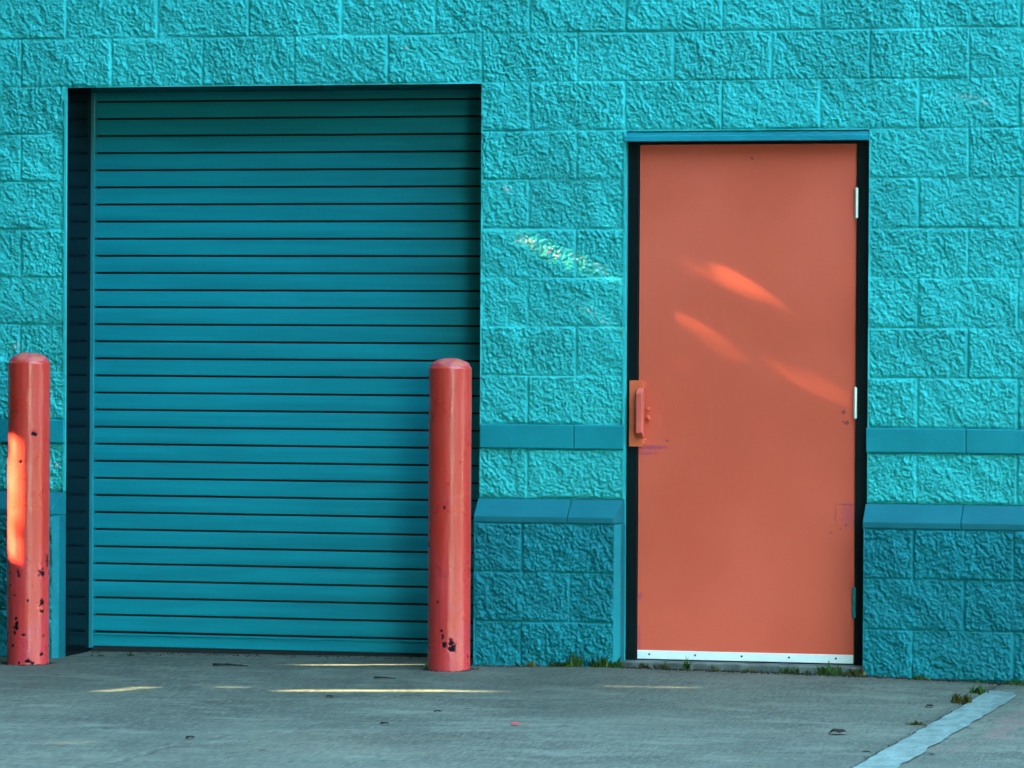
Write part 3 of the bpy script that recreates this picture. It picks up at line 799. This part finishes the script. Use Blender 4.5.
def tree(x, y, h, rad, rz, n, leaf, seed, label, ymax=-.35):
    g = np.random.default_rng(seed)
    root = empty('tree', (x, y, 0), label, 'tree', 'unseen trees that break up the sun or block sky')
    mb = MB(); zb = h - rz * .75
    mb.cyl((0, 0, -.1), (.1, .05, zb), .26, .19, 14)
    for k in range(7):
        a = k * 2.4; L = rad * .75
        mb.cyl((.1, .05, zb - .3 + .1 * k), (.1 + math.cos(a) * L * .6, .05 + math.sin(a) * L * .6, zb + rz * (.35 + .1 * (k % 4))), .10, .03, 8)
    mb.build('trunk', M['bark'], root, 0, True)
    nc = 90
    cc = g.normal(size=(nc, 3)); cc /= np.linalg.norm(cc, axis=1)[:, None]; cc *= (g.random((nc, 1)) ** .4)
    cc = cc * np.array([rad, rad, rz]) * .86
    which = g.integers(0, nc, n)
    p = cc[which] + g.normal(size=(n, 3)) * np.array([rad, rad, rz]) * .17
    fill = g.random(n) < .62
    q = g.normal(size=(n, 3)); q /= np.linalg.norm(q, axis=1)[:, None]; q *= g.random((n, 1)) ** .34
    p = np.where(fill[:, None], q * np.array([rad, rad, rz]) * .95, p)
    wp = p + np.array([x, y, h])
    ok = (wp[:, 1] < ymax) & (wp[:, 2] > .9)
    for gp, r, w in GAPS:
        d = wp - gp; t = d @ S
        perp = np.linalg.norm(d - t[:, None] * S, axis=1)
        ok &= ~((t > 0) & (perp < r + .003 + leaf * .25))
    p = p[ok] + np.array([0, 0, h]); n = len(p)
    nrm = g.normal(size=(n, 3)); nrm[:, 2] = np.abs(nrm[:, 2]) * .8; nrm /= np.linalg.norm(nrm, axis=1)[:, None]
    t1 = np.cross(nrm, g.normal(size=(n, 3))); t1 /= np.linalg.norm(t1, axis=1)[:, None]; t2 = np.cross(nrm, t1)
    sz = leaf * g.uniform(.55, 1.0, (n, 1))
    V = np.stack([p - t1 * sz * .62, p - t2 * sz * .36 + nrm * sz * .08, p + t1 * sz * .62, p + t2 * sz * .36 + nrm * sz * .08], 1).reshape(-1, 3)
    F = np.arange(n * 4).reshape(n, 4)
    o = raw_mesh('crown', V, F, M['foliage'], root, False)
    return root
tree(-6.6, -1.7, 5.3, 3.2, 4.6, 560000, .075, 31, 'leafy tree close to the facade, outside the left edge of the picture')
tree(-7.4, -5.9, 5.6, 3.6, 5.2, 300000, .12, 32, 'unseen leafy tree breaking up the sun across the yard, second tree away from the facade')
tree(-7.6, -8.2, 17., 8.2, 11.5, 330000, .46, 39, 'unseen towering tree added to block sky, tallest of those on the left')  # this and the next tall trees are added to darken the left and back
tree(-13., -13., 13.5, 7.5, 12., 150000, .42, 33, 'unseen tall tree added to block sky, third tree away from the facade')
tree(-7.5, -21., 14., 7.5, 12.5, 150000, .45, 34, 'unseen tall tree added to block sky behind the viewer, left of two')
tree(2.5, -26., 14., 8.5, 12.5, 150000, .5, 35, 'unseen tall tree added to block sky behind the viewer, right of two')
tree(-10.9, .6, 14., 3.7, 14.2, 260000, .32, 41, 'unseen columnar tree added to block bright sky past the left end of the building', 9.)  # added to close the bright slit of sky beside the facade
def added_hedge(x0, x1, y0, y1, z1, n, leaf, seed, label):  # leaf boxes out of view, added to stop low sky and ground glow
    g = np.random.default_rng(seed)
    p = g.random((n, 3)) * np.array([x1 - x0, y1 - y0, z1]) + np.array([x0, y0, 0])
    p[:, 2] += .25 * fbm(p[:, 0] * .7, p[:, 1] * .7, seed, 3)
    keep = np.ones(n, bool)
    for gp, r, w in GAPS:
        d = p - gp; t = d @ S
        keep &= ~((t > 0) & (np.linalg.norm(d - t[:, None] * S, axis=1) < r + leaf * .5))
    p = p[keep]; n = len(p)
    nrm = g.normal(size=(n, 3)); nrm /= np.linalg.norm(nrm, axis=1)[:, None]
    t1 = np.cross(nrm, g.normal(size=(n, 3))); t1 /= np.linalg.norm(t1, axis=1)[:, None]; t2 = np.cross(nrm, t1)
    V = np.stack([p - t1 * leaf * .6, p - t2 * leaf * .4, p + t1 * leaf * .6, p + t2 * leaf * .4], 1).reshape(-1, 3)
    o = raw_mesh('added_hedge', V, np.arange(n * 4).reshape(n, 4), M['foliage'])
    return tag(o, label, 'added_hedge', 'unseen hedges added to block low sky')
added_hedge(-13.5, -11.5, -30., 3., 4.2, 150000, .22, 51, 'unseen hedge added to block low sky on the left side of the yard')
added_hedge(-13.5, 12., -36., -34., 5.0, 40000, .3, 52, 'unseen hedge added to block low sky on the far side of the yard')
tree(17., -3.6, 4.4, 3.4, 4.0, 40000, .3, 36, 'unseen tree added to block low sky on the right, nearest the facade')  # right-hand trees added so light comes from higher up
tree(20., -11., 5.6, 5.5, 5.2, 50000, .4, 37, 'unseen tree added to block low sky on the right, second of three')
tree(18., -22., 8., 6.5, 8., 50000, .4, 38, 'unseen tree added to block low sky on the right, third of three')
tree(-5.2, -14., 16.5, 7.0, 9., 300000, .45, 40, 'unseen towering tree added to block sky in front of the shutter')  # crown added out of view to cut sky light from the front

# ------------------------------------------------------------------ sky, sun, camera
w = bpy.data.worlds.new('World'); bpy.context.scene.world = w; w.use_nodes = True
nt = w.node_tree; bg = nt.nodes['Background']
sky = nt.nodes.new('ShaderNodeTexSky'); sky.sky_type = 'NISHITA'; sky.sun_disc = False
sky.sun_elevation = EL
sky.sun_rotation = math.atan2(S[0], S[1])
sky.air_density = 1.0; sky.dust_density = 1.0; sky.ozone_density = 1.0
wb = nt.nodes.new('ShaderNodeMix'); wb.data_type = 'RGBA'; wb.blend_type = 'MULTIPLY'; wb.inputs[0].default_value = 1
wb.inputs[7].default_value = (.86, 1.04, .88, 1)          # the cool white balance of the photograph
nt.links.new(sky.outputs[0], wb.inputs[6]); nt.links.new(wb.outputs[2], bg.inputs[0]); bg.inputs[1].default_value = .15
sl = bpy.data.lights.new('sun', 'SUN'); sl.energy = 2.0; sl.angle = R(.45); sl.color = (1, .87, .45)
so = bpy.data.objects.new('sun', sl); C.objects.link(so)
so.rotation_euler = Vector(S).to_track_quat('Z', 'Y').to_euler()
so.location = tuple(S * 30)

f, cx, cy, cz, yaw, pit, rol = 4000., 3.99006, -16.19003, 1.35202, -.2336984, -.0101279, -.0053842
r0 = Vector((math.cos(yaw), -math.sin(yaw), 0)); fh = Vector((math.sin(yaw), math.cos(yaw), 0)); zz = Vector((0, 0, 1))
fw = fh * math.cos(pit) + zz * math.sin(pit); up = zz * math.cos(pit) - fh * math.sin(pit)
c_, s_ = math.cos(rol), math.sin(rol)
ax = r0 * c_ - up * s_; ay = r0 * s_ + up * c_; az = -fw
cam = bpy.data.cameras.new('camera'); cam.sensor_width = 36; cam.lens = f / 1024 * 36; cam.clip_start = .1; cam.clip_end = 500
co = bpy.data.objects.new('camera', cam); C.objects.link(co)
co.matrix_world = Matrix(((ax.x, ay.x, az.x, cx), (ax.y, ay.y, az.y, cy), (ax.z, ay.z, az.z, cz), (0, 0, 0, 1)))
sc = bpy.context.scene; sc.camera = co
vs = sc.view_settings
vs.view_transform = 'Standard'; vs.look = 'None'; vs.exposure = 5.15; vs.gamma = 1
sc.cycles.max_bounces = 8
